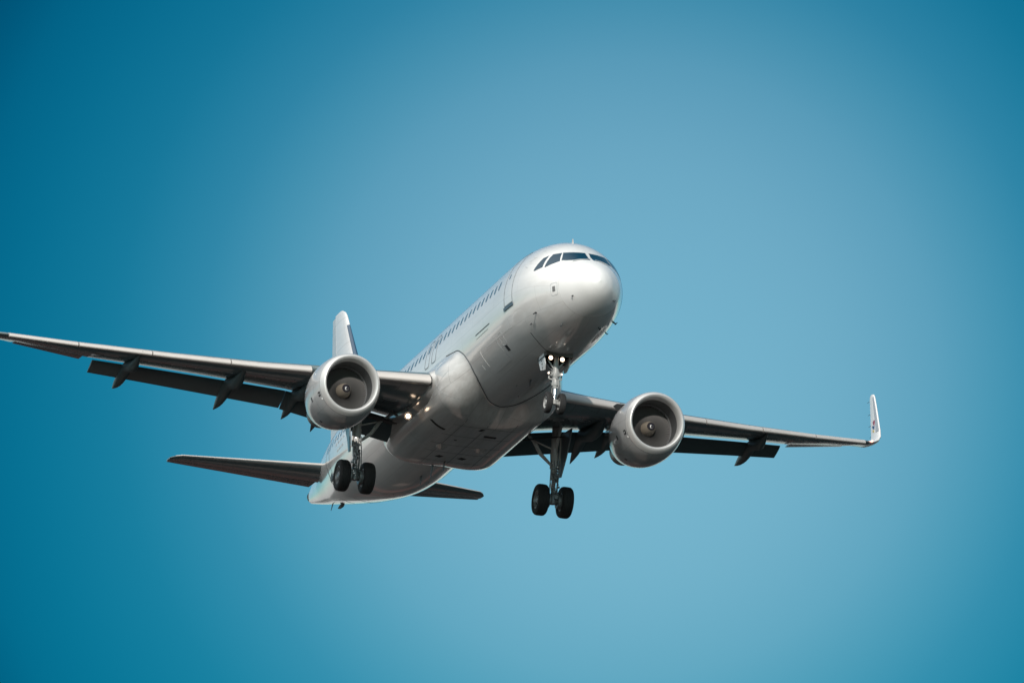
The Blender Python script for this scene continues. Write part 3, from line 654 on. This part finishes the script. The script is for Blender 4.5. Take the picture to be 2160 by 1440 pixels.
# ------------------------------------------------------------------ engines
def nac_r(u):
    return interp([(0, .985), (.012, 1.02), (.05, 1.055), (.14, 1.10), (.35, 1.155), (.7, 1.20), (1.2, 1.225), (1.7, 1.20), (2.2, 1.12), (2.7, .99), (2.95, .91)], u)
def nac_ring(o, u, r, n=64):
    """slightly drooped intake face and a fuller chin"""
    k = max(0, 1 - u / 1.2); out_ = []
    for j in range(n):
        a = 2 * math.pi * j / n; y = r * math.sin(a); z = r * math.cos(a)
        fl = 1.0 + (.055 if z < 0 else .02) * smooth01(u / .8) + .015 * k
        out_.append(o + V(u - .07 * z * k, y, z * fl))
    return out_
def build_engine(side):
    o = V(11.47, side * 5.75, -2.055)
    mb = MB(); us = [.22, .3, .42, .56, .72, .9, 1.1, 1.3, 1.55, 1.8, 2.05, 2.3, 2.55, 2.75, 2.95]
    rings = [nac_ring(o, u, nac_r(u)) for u in us]
    uvs = [[(u, 7.6 * j / 64 * 2) for j in range(64)] for u in us]
    rings += [nac_ring(o, 2.94, .88), nac_ring(o, 2.5, .86)]; uvs += [uvs[-1], uvs[-1]]
    mb.ring_loft(rings, uvs=uvs)
    nac = mb.build('engine_nacelle', M['nacelle'], plane, label=('right' if side > 0 else 'left') + ' engine with polished intake ring')
    mb = MB(); prof = [(.34, .868), (.22, .878), (.12, .897), (.05, .925), (.015, .955), (0, .985), (.012, 1.02), (.05, 1.055), (.14, 1.10), (.215, 1.126)]
    mb.ring_loft([nac_ring(o, u, r) for u, r in prof]); mb.build('intake_lip', M['lip'], nac)
    mb = MB(); mb.ring_loft([nac_ring(o, u, nac_r(u) + .001) for u in (.214, .226)]); mb.build('lip_seam', M['seal'], nac)
    mb = MB(); mb.ring_loft([nac_ring(o, u, r) for u, r in ((.335, .869), (.5, .858), (.8, .862), (1.02, .872))]); mb.build('inlet_liner', M['liner'], nac)
    mb = MB(); mb.ring_loft([nac_ring(o, u, r) for u, r in ((1.02, .873), (1.06, .866), (1.30, .868))]); mb.build('fan_case', M['metalstrip'], nac)
    # fan: swept twisted blades in front of a dark disc
    mb = MB(); nb = 54
    for k in range(nb):
        ph = 2 * math.pi * k / nb; rings = []
        for j in range(6):
            t = j / 5; r = .27 + (.858 - .27) * t; tw = R(28 + 34 * t); ch = .115 + .055 * math.sin(math.pi * min(1, .15 + t * .8))
            er = V(0, math.sin(ph), math.cos(ph)); et = V(0, math.cos(ph), -math.sin(ph)); c = o + V(1.20, 0, 0) + er * r
            d = V(math.cos(tw), 0, 0) + et * math.sin(tw); nn = V(-math.sin(tw), 0, 0) + et * math.cos(tw)
            rings.append([c - d * ch, c + nn * .006 , c + d * ch, c - nn * .006])
        mb.ring_loft(rings, cap0=True, cap1=True)
    fan = mb.build('fan', M['fan'], nac)
    mb = MB(); mb.lathe(o + V(1.42, 0, 0), (1, 0, 0), [(0, .02), (0, .87), (.05, .87)], 40); mb.build('fan_disc', M['black'], nac)
    so = o + V(.60, 0, 0)
    mb = MB(); mb.lathe(so, (1, 0, 0), [(.10, .150), (.2, .195), (.32, .235), (.45, .262), (.58, .278), (.66, .28)], 40); mb.build('spinner', M['spin'], nac)
    mb = MB(); mb.lathe(so, (1, 0, 0), [(0, .002), (.006, .035), (.022, .075), (.05, .11), (.08, .138), (.102, .152)], 32); cap = mb.build('spinner_cap', M['dark'], nac)
    BC = bvh(cap); mb = MB(); path = []
    for k in range(15):
        t = k / 14; a = R(60 + 110 * t); r = .03 + .055 * t; path.append(V(5, 0, 0) * 0 + o + V(-1, r * math.sin(a), r * math.cos(a)))
    ribbon(mb, BC, path, (1, 0, 0), .022, .003, .012); mb.build('spinner_swirl', M['wline'], nac)
    # core, nozzle and plug
    mb = MB(); mb.lathe(o + V(0, 0, 0), (1, 0, -.02), [(2.3, .84), (2.9, .80), (3.4, .68), (3.9, .55), (4.3, .47), (4.3, .43), (4.0, .44)], 40); mb.build('core_cowl', M['hot'], nac)
    mb = MB(); mb.lathe(o + V(0, 0, -.08), (1, 0, -.02), [(3.9, .33), (4.3, .30), (4.7, .18), (5.0, .05)], 24, cap1=True); mb.build('exhaust_plug', M['hot'], nac)
    # pylon
    mb = MB(); rings = []; yc = side * 5.75
    for x, zb, zt_, hw in ((12.35, -.98, -.84, .02), (12.7, -1.0, -.74, .12), (13.4, -1.05, -.60, .19), (14.3, -1.15, -.48, .22), (15.2, -1.45, -.62, .22), (16.2, -1.35, -.70, .19), (17.3, -1.08, -.76, .12), (18.0, -.92, -.80, .02)):
        rings.append([V(x, yc + s_ * hw * q, z) for s_, z, q in ((1, zb, .6), (1, (zb + zt_) / 2, 1), (1, zt_, .75), (-1, zt_, .75), (-1, (zb + zt_) / 2, 1), (-1, zb, .6))])
    mb.ring_loft(rings, cap0=True, cap1=True); mb.build('pylon', M['nacelle'], nac)
    # vents and latches on the cowling
    BN = bvh(nac)
    def rad(x, deg): a = R(deg); return V(x, o.y + 3 * math.sin(a), o.z + 3 * math.cos(a)), V(0, -math.sin(a), -math.cos(a))
    def cowl(x, deg, sx, sa, m, nm, off=.006):
        a = R(deg); p, d = rad(x, deg); tv = V(0, math.cos(a), -math.sin(a)); mb = MB()
        if patch(mb, BN, [p + V(u * sx / 2, 0, 0) + tv * v * sa / 2 for u, v in ((-1, -1), (1, -1), (1, 1), (-1, 1))], d, off): mb.build(nm, M[m], nac)
    cowl(11.86, 112, .15, .17, 'black', 'cowl_vent'); cowl(11.87, 112, .05, .06, 'line', 'vent_valve', .012); cowl(11.80, 122, .08, .07, 'wline', 'cowl_latch')
    cowl(12.6, 112, .12, .16, 'dmark', 'cowl_vent'); cowl(13.0, 82, .07, .05, 'dmark', 'cowl_latch'); cowl(12.3, 70, .04, .06, 'wline', 'cowl_latch'); cowl(13.1, 150, .14, .1, 'dmark', 'drain_vent')
    # strake on the inboard shoulder
    a = R(-side * 52); er = V(0, math.sin(a), math.cos(a)); mb = MB()
    mb.slab([o + V(.75, 0, 0) + er * 1.18, o + V(1.35, 0, 0) + er * 1.44, o + V(1.75, 0, 0) + er * 1.46, o + V(1.8, 0, 0) + er * 1.19], er.cross(V(1, 0, 0)), .022); mb.build('strake', M['nacelle'], nac)
for side in (1, -1): build_engine(side)

# ------------------------------------------------------------------ tail surfaces
def build_stab(side):
    mb = MB(); rings = []; uvs = []; st = []
    for y in (.35, .9, 1.6, 2.6, 3.6, 4.6, 5.4, 5.9, 6.08, 6.18, 6.225):
        xl = 31.95 + (y - 1.2) * .632; xt = 34.95 + (y - 1.0) * .262; zl = .72 + (y - 1.2) * .119; zt = .70 + (y - 1.0) * .128
        if y > 5.95: xl += (y - 5.95) ** 1.3 * 2.2
        st.append((y, xl, xt, zl, zt))
    def hinge(s, f): y, xl, xt, zl, zt = s; return (xl + (xt - xl) * f, y, zl + (zt - zl) * f)
    for s in st:
        y = s[0]; t = lin([(0, .36), (1.2, .31), (6.0, .12), (6.225, .05)], y)
        r = cut_ring((s[1], y, s[3]), (s[2], y, s[4]), t, .70, side); rings.append(r)
        uvs.append([(y, i * .16) for i in range(len(r))])
    mb.ring_loft(rings, uvs=uvs, cap0=True, cap1=True)
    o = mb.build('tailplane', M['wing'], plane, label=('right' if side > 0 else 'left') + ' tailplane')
    mb = MB(); rings = []
    for s in st[1:-1]:
        y = s[0]; t = lin([(0, .36), (1.2, .31), (6.0, .12), (6.225, .05)], y); hx = hinge(s, .70)[0]; rings.append([p - V(0, 0, .05 * max(0, p.x - hx)) for p in cut_ring((s[1], y, s[3]), (s[2], y, s[4]), t, .70, side, rear=True)])
    mb.ring_loft(rings, cap0=True, cap1=True); mb.build('elevator', M['wing'], o)
    # pale leading edge
    mb = MB(); rings = []
    for s in st[1:-2]:
        y = s[0]; t = lin([(0, .36), (1.2, .31), (6.0, .12)], y); k = t * .18 + .012
        rings.append([V(s[1] + a, side * y, s[3] + b) for a, b in ((.16, k + .03), (.05, k * .75 + .012), (-.012, k * .25), (-.018, -.01), (-.01, -k * .35), (.03, -k * .55), (.05, 0))])
    mb.ring_loft(rings, cap0=True, cap1=True); mb.build('leading_edge_strip', M['slat'], o)
for side in (1, -1): build_stab(side)
def build_fin():
    mb = MB(); rings = []; uvs = []; rud = []; led = []
    st = []
    for z in (1.2, 2.0, 3.0, 4.0, 5.0, 6.0, 6.8, 7.25, 7.45, 7.58, 7.66):
        xl = 29.5 + (z - 2.05) * .835; xt = 35.25 + (z - 1.75) * .112
        if z > 7.3: xl += ((z - 7.3) / .36) ** 2 * .40
        t = lin([(1.2, .62), (7.2, .20), (7.66, .08)], z); st.append((z, xl, xt, t))
    def ring(xa, xb, z, t):
        return cut_ring((xa, 0, z), (xb, 0, z), t, .69, 1, V(0, 1, 0))
    for z, xl, xt, t in st:
        rings.append(ring(xl, xt, z, t)); uvs.append([(i * .25, z) for i in range(len(rings[-1]))])
    mb.ring_loft(rings, uvs=uvs, cap0=True, cap1=True); o = mb.build('tail_fin', M['tail'], plane)
    mb = MB(); mb.ring_loft([cut_ring((xl, 0, z), (xt, 0, z), t, .69, 1, V(0, 1, 0), rear=True) for z, xl, xt, t in st[1:-1]], cap0=True, cap1=True); mb.build('rudder', M['tail'], o)
    # dark blue leading edge
    mb = MB(); rings = []
    for z, xl, xt, t in st[1:-4]:
        rings.append([V(xl + a, b, z) for a, b in ((.34, -t * .38), (.16, -t * .33), (.03, -t * .18), (-.022, -t * .02), (-.022, t * .02), (.03, t * .18), (.07, t * .25), (.13, t * .315), (.13, t * .2), (.10, 0))])
    mb.ring_loft(rings, cap0=True, cap1=True); mb.build('leading_edge_strip', M['blue'], o)
build_fin()

# ------------------------------------------------------------------ landing gear
def tyre_prof(D, W_):
    r = D / 2; h = W_ / 2
    return [(-h * .80, r * .56), (-h * .96, r * .66), (-h, r * .78), (-h * .92, r * .90), (-h * .74, r * .965), (-h * .55, r * .992), (-h * .5, r * .982), (-h * .45, r * .996), (-h * .2, r), (-h * .16, r * .988), (-h * .11, r), (h * .11, r), (h * .16, r * .988), (h * .2, r), (h * .45, r * .996), (h * .5, r * .982), (h * .55, r * .992), (h * .74, r * .965), (h * .92, r * .90), (h, r * .78), (h * .96, r * .66), (h * .80, r * .56)]
def wheel(parent, c, D, W_, rimm, holes=8):
    c = Vector(c)
    mb = MB(); mb.lathe(c, (0, 1, 0), tyre_prof(D, W_), 48, up=(0, 0, 1)); mb.build('tyre', M['tyre'], parent)
    mb = MB(); r = D / 2 * .58; h = W_ / 2
    for s in (1, -1):
        mb.lathe(c, (0, s, 0), [(h * .80, r), (h * .84, r * .93), (h * .62, r * .86), (h * .45, r * .80), (h * .45, r * .45), (h * .7, r * .36), (h * .78, r * .26), (h * .78, .005)], 32, up=(0, 0, 1))
    rim = mb.build('wheel_rim', rimm, parent)
    mb = MB()
    for s in (1, -1):
        for k in range(holes):
            a = 2 * math.pi * k / holes; q = c + V(r * .62 * math.sin(a), s * (h * .45 + .004), r * .62 * math.cos(a)); mb.lathe(q, (0, s, 0), [(0, r * .15), (.006, r * .14), (.006, .002)], 10)
    mb.build('rim_hole', M['black'], parent)
def lamp(parent, c, r, m, d=(-1, 0, -.12)):
    d = Vector(d).normalized(); c = Vector(c)
    mb = MB(); mb.lathe(c, -d, [(-.01, r * 1.12), (.05, r * 1.14), (.13, r * .85), (.19, r * .25)], 20, cap1=True); mb.build('lamp_housing', M['geargrey'], parent)
    mb = MB(); mb.lathe(c, d, [(-.002, r), (.018, r * .85), (.03, r * .5), (.034, .002)], 20); mb.build('landing_light', M[m], parent)

def build_nose_gear():
    mb = MB(); X = 5.10
    mb.tube([(X - .05, 0, -1.85), (X, 0, -2.45)], [.085, .095], 16)
    mb.tube([(X, 0, -2.40), (X, 0, -2.62), (X, 0, -2.62), (X, 0, -2.80), (X, 0, -2.80), (X, 0, -3.02), (X, 0, -3.02), (X, 0, -3.12), (X, 0, -3.14), (X, 0, -3.22)], [.11, .12, .15, .15, .115, .12, .14, .13, .095, .085], 20)
    # V arms up to the lamps, steering actuators, hoses
    for s in (1, -1):
        mb.tube([(X, s * .05, -2.52), (X - .02, s * .16, -2.38), (X, s * .30, -2.20)], [.035, .03, .028], 8)
        mb.tube([(X - .05, s * .10, -2.70), (X - .10, s * .20, -2.76)], [.05, .045], 10)
        mb.tube([(X + .02, s * .12, -2.62), (X + .03, s * .23, -2.60), (X + .03, s * .23, -2.86), (X, s * .11, -2.90)], .03, 8)
        mb.tube([(X - .10, s * .09, -2.90), (X - .14, s * .10, -3.10), (X - .12, s * .06, -3.24)], .014, 6)
    mb.tube([(X - .11, 0, -2.66), (X - .16, .02, -2.74), (X - .11, 0, -2.88)], .045, 8)
    leg = mb.build('nose_landing_gear', M['gear'], plane)
    mb = MB(); mb.tube([(X, 0, -3.15), (X, 0, -3.70)], .055, 16); mb.build('piston', M['chrome'], leg)
    mb = MB(); mb.tube([(X, -.30, -3.76), (X, .30, -3.76)], .06, 12); mb.tube([(X, 0, -3.62), (X, 0, -3.80)], [.075, .10], 14)
    mb.tube([(X, -.11, -3.66), (X, .11, -3.66)], .05, 10); mb.build('axle', M['gear'], leg)
    mb = MB()
    for s in (1, -1): mb.tube([(X + .12, s * .06, -3.10), (X + .30, s * .03, -3.36), (X + .08, s * .06, -3.68)], [.025, .022, .025], 8)
    mb.tube([(X + .12, -.07, -3.10), (X + .12, .07, -3.10)], .02, 8); mb.build('torque_link', M['gear'], leg)
    mb = MB()
    for s in (1, -1):
        mb.tube([(X + .05, s * .10, -2.55), (X + 1.0, s * .22, -1.80)], [.04, .045], 10)
    mb.build('drag_brace', M['geargrey'], leg)
    for s in (1, -1): wheel(leg, (X, s * .25, -3.76), .76, .22, M['gear'], 6)
    lamp(leg, (X - .08, .225, -2.125), .07, 'lamp'); lamp(leg, (X - .08, -.205, -2.14), .072, 'lamp')
    lamp(leg, (X - .10, .285, -2.70), .036, 'lampsoft'); lamp(leg, (X - .10, -.20, -2.70), .04, 'lampsoft')
    # dark wheel bay above the opening
    mb = MB(); mb.box((5.2, 0, -1.70), 1.10, 1.0, .9)
    mb.f = [f for f in mb.f if not all(mb.v[i].z < -2 for i in f)]
    mb.build('wheel_bay', M['hot'], fus, smooth=False)
    mb = MB(); mb.tube([(5.55, -.3, -1.9), (5.0, .1, -1.95), (4.75, .3, -1.9)], .02, 6); mb.tube([(4.8, -.35, -1.85), (5.6, -.35, -1.85)], .03, 6); mb.tube([(4.8, .35, -1.85), (5.6, .35, -1.85)], .03, 6); mb.build('bay_pipe', M['geargrey'], fus)
    for s in (1, -1):
        mb = MB(); mb.slab([(4.95, s * .50, -2.00), (5.52, s * .50, -2.00), (5.62, s * .48, -2.16), (5.50, s * .43, -2.50), (5.08, s * .40, -2.58), (4.92, s * .44, -2.40)], (0, 1, -.15 * s), .03)
        dr = mb.build('gear_door', M['door'], leg, smooth=False)
        if s > 0:
            mb = MB(); cx, cz = 5.25, -2.29
            def st_(a, b, k):
                def P(p): return V(cx - .0 + p[0], .50 - (-2.0 - (cz + p[1])) * .155 + .021, cz + p[1])
                A, B = P(a), P(b); t = (B - A).normalized(); n = V(0, 1, .15); sd_ = t.cross(n).normalized() * .011
                mb.slab([A - sd_, A + sd_, B + sd_, B - sd_], n, .006)
            for k in range(3):                       # three stencilled characters one above the other
                z0 = .13 - .13 * k; z1 = z0 - .09
                if k == 0: st_((-.08, z0), (0, z1), k); st_((.08, z0), (0, z1), k)
                if k == 1: st_((-.08, z0), (.08, z1), k); st_((.08, z0), (-.08, z1), k)
                if k == 2: st_((-.08, z0), (0, (z0 + z1) / 2), k); st_((.08, z0), (0, (z0 + z1) / 2), k); st_((0, (z0 + z1) / 2), (0, z1), k)
            mb.build('stencil_letters', M['dmark'], dr, smooth=False) if False else mb.build('stencil_letters', M['dmark'], leg, smooth=False)
build_nose_gear()

def build_main_gear(s):
    X, Y = 17.71, 3.78
    def q(x, y, z): return V(x, s * y, z)
    mb = MB()
    mb.tube([q(X - .15, Y - .05, -.95), q(X, Y - .03, -1.9), q(X, Y - .03, -1.9), q(X, Y, -2.30), q(X, Y, -2.30), q(X, Y, -2.48), q(X, Y, -2.50), q(X, Y, -2.9)], [.13, .125, .15, .15, .17, .17, .125, .12], 18)
    mb.tube([q(X - .7, Y, -1.0), q(X - .08, Y, -1.75)], [.06, .07], 10)
    mb.tube([q(X - .1, Y + .17, -1.3), q(X - .1, Y + .17, -2.6)], .03, 8); mb.tube([q(X - .14, Y - .16, -2.45), q(X - .16, Y - .18, -3.0), q(X - .1, Y - .1, -3.4)], .022, 6)
    leg = mb.build('main_landing_gear', M['maingear'], plane, label=('right' if s > 0 else 'left') + ' main landing gear leg')
    mb = MB(); mb.tube([q(X, Y, -2.85), q(X, Y, -3.55)], .085, 16); mb.build('piston', M['chrome'], leg)
    mb = MB(); mb.tube([q(X, Y - .62, -3.71), q(X, Y + .62, -3.71)], .085, 14); mb.tube([q(X, Y, -3.40), q(X, Y, -3.50), q(X, Y, -3.82)], [.09, .13, .14], 16)
    for e in (-.16, .16):
        mb.tube([q(X - .12, Y + e, -3.55), q(X - .02, Y + e, -3.45), q(X + .14, Y + e, -3.62)], .05, 8)
    for e in (-.25, .25): mb.lathe(q(X, Y + e, -3.71), (0, 1, 0), [(-.1, .15), (-.1, .26), (.1, .26), (.1, .15)], 24)
    mb.build('axle', M['geargrey'], leg)
    mb = MB()
    for e in (-.09, .09): mb.tube([q(X - .13, Y + e, -2.72), q(X - .38, Y + e * .5, -3.08), q(X - .12, Y + e, -3.46)], [.035, .028, .035], 8)
    mb.tube([q(X - .13, Y - .13, -2.72), q(X - .13, Y + .13, -2.72)], .035, 8); mb.tube([q(X - .38, Y - .07, -3.08), q(X - .38, Y + .07, -3.08)], .035, 8); mb.build('torque_link', M['geargrey'], leg)
    mb = MB(); rnd = random.Random(3)
    for k in range(16):                               # hoses, clamps, valves
        z = -2.35 - k * .085; yo = rnd.uniform(-.15, .15); mb.box(q(X - .13 + rnd.uniform(-.03, .03), Y + yo, z), .09, rnd.uniform(.05, .14), rnd.uniform(.04, .09))
    for k in range(4):
        y0 = Y + (-.14, -.05, .07, .15)[k]; mb.tube([q(X - .15, y0, -2.2), q(X - .20, y0 + rnd.uniform(-.04, .04), -2.7), q(X - .16, y0 + rnd.uniform(-.06, .06), -3.2), q(X - .05, y0, -3.6)], .017, 6)
    mb.build('hydraulic_lines', M['geargrey'], leg)
    mb = MB(); mb.tube([q(X, Y - .12, -2.36), q(X - .03, Y - .55, -2.0), q(X - .05, 2.95, -1.55), q(X - .05, 2.95, -1.55), q(X - .1, 2.2, -.95)], [.05, .07, .07, .055, .06], 12)
    mb.tube([q(X, Y - .10, -1.75), q(X - .05, 2.95, -1.52)], .03, 8); mb.build('side_brace', M['maingear'], leg)
    # leg door on the outboard side
    def dq(x, z, o): return (x, 4.02 + o - .13 * (x - 17.7), z)      # slightly toed-in, splayed out at the top
    poly = [dq(17.22, -1.0, .17), dq(18.15, -1.02, .19), dq(18.22, -1.75, .12), dq(18.0, -2.3, .04), dq(17.86, -2.76, 0), dq(17.60, -2.80, -.01), dq(17.36, -2.1, .06), dq(17.24, -1.5, .12)]
    mb = MB(); mb.slab([q(*p) for p in poly], (.13, s, -.09), .045); mb.build('gear_door', M['doorgrey'], leg, smooth=False)
    for e in (-.4635, .4635): wheel(leg, q(X, Y + e, -3.71), 1.168, .43, M['geargrey'], 9)
for s in (1, -1): build_main_gear(s)
# wheel wells above the main legs, and their dark lining
for s in (1, -1):
    mb = MB(); mb.slab([(16.9, s * 2.5, -1.74), (16.9, s * 3.3, -1.54), (17.2, s * 4.0, -1.38), (17.9, s * 4.0, -1.22), (17.9, s * 2.5, -1.50)], (0, 0, 1), .03); mb.build('wheel_well', M['black'], WG[s], smooth=False)
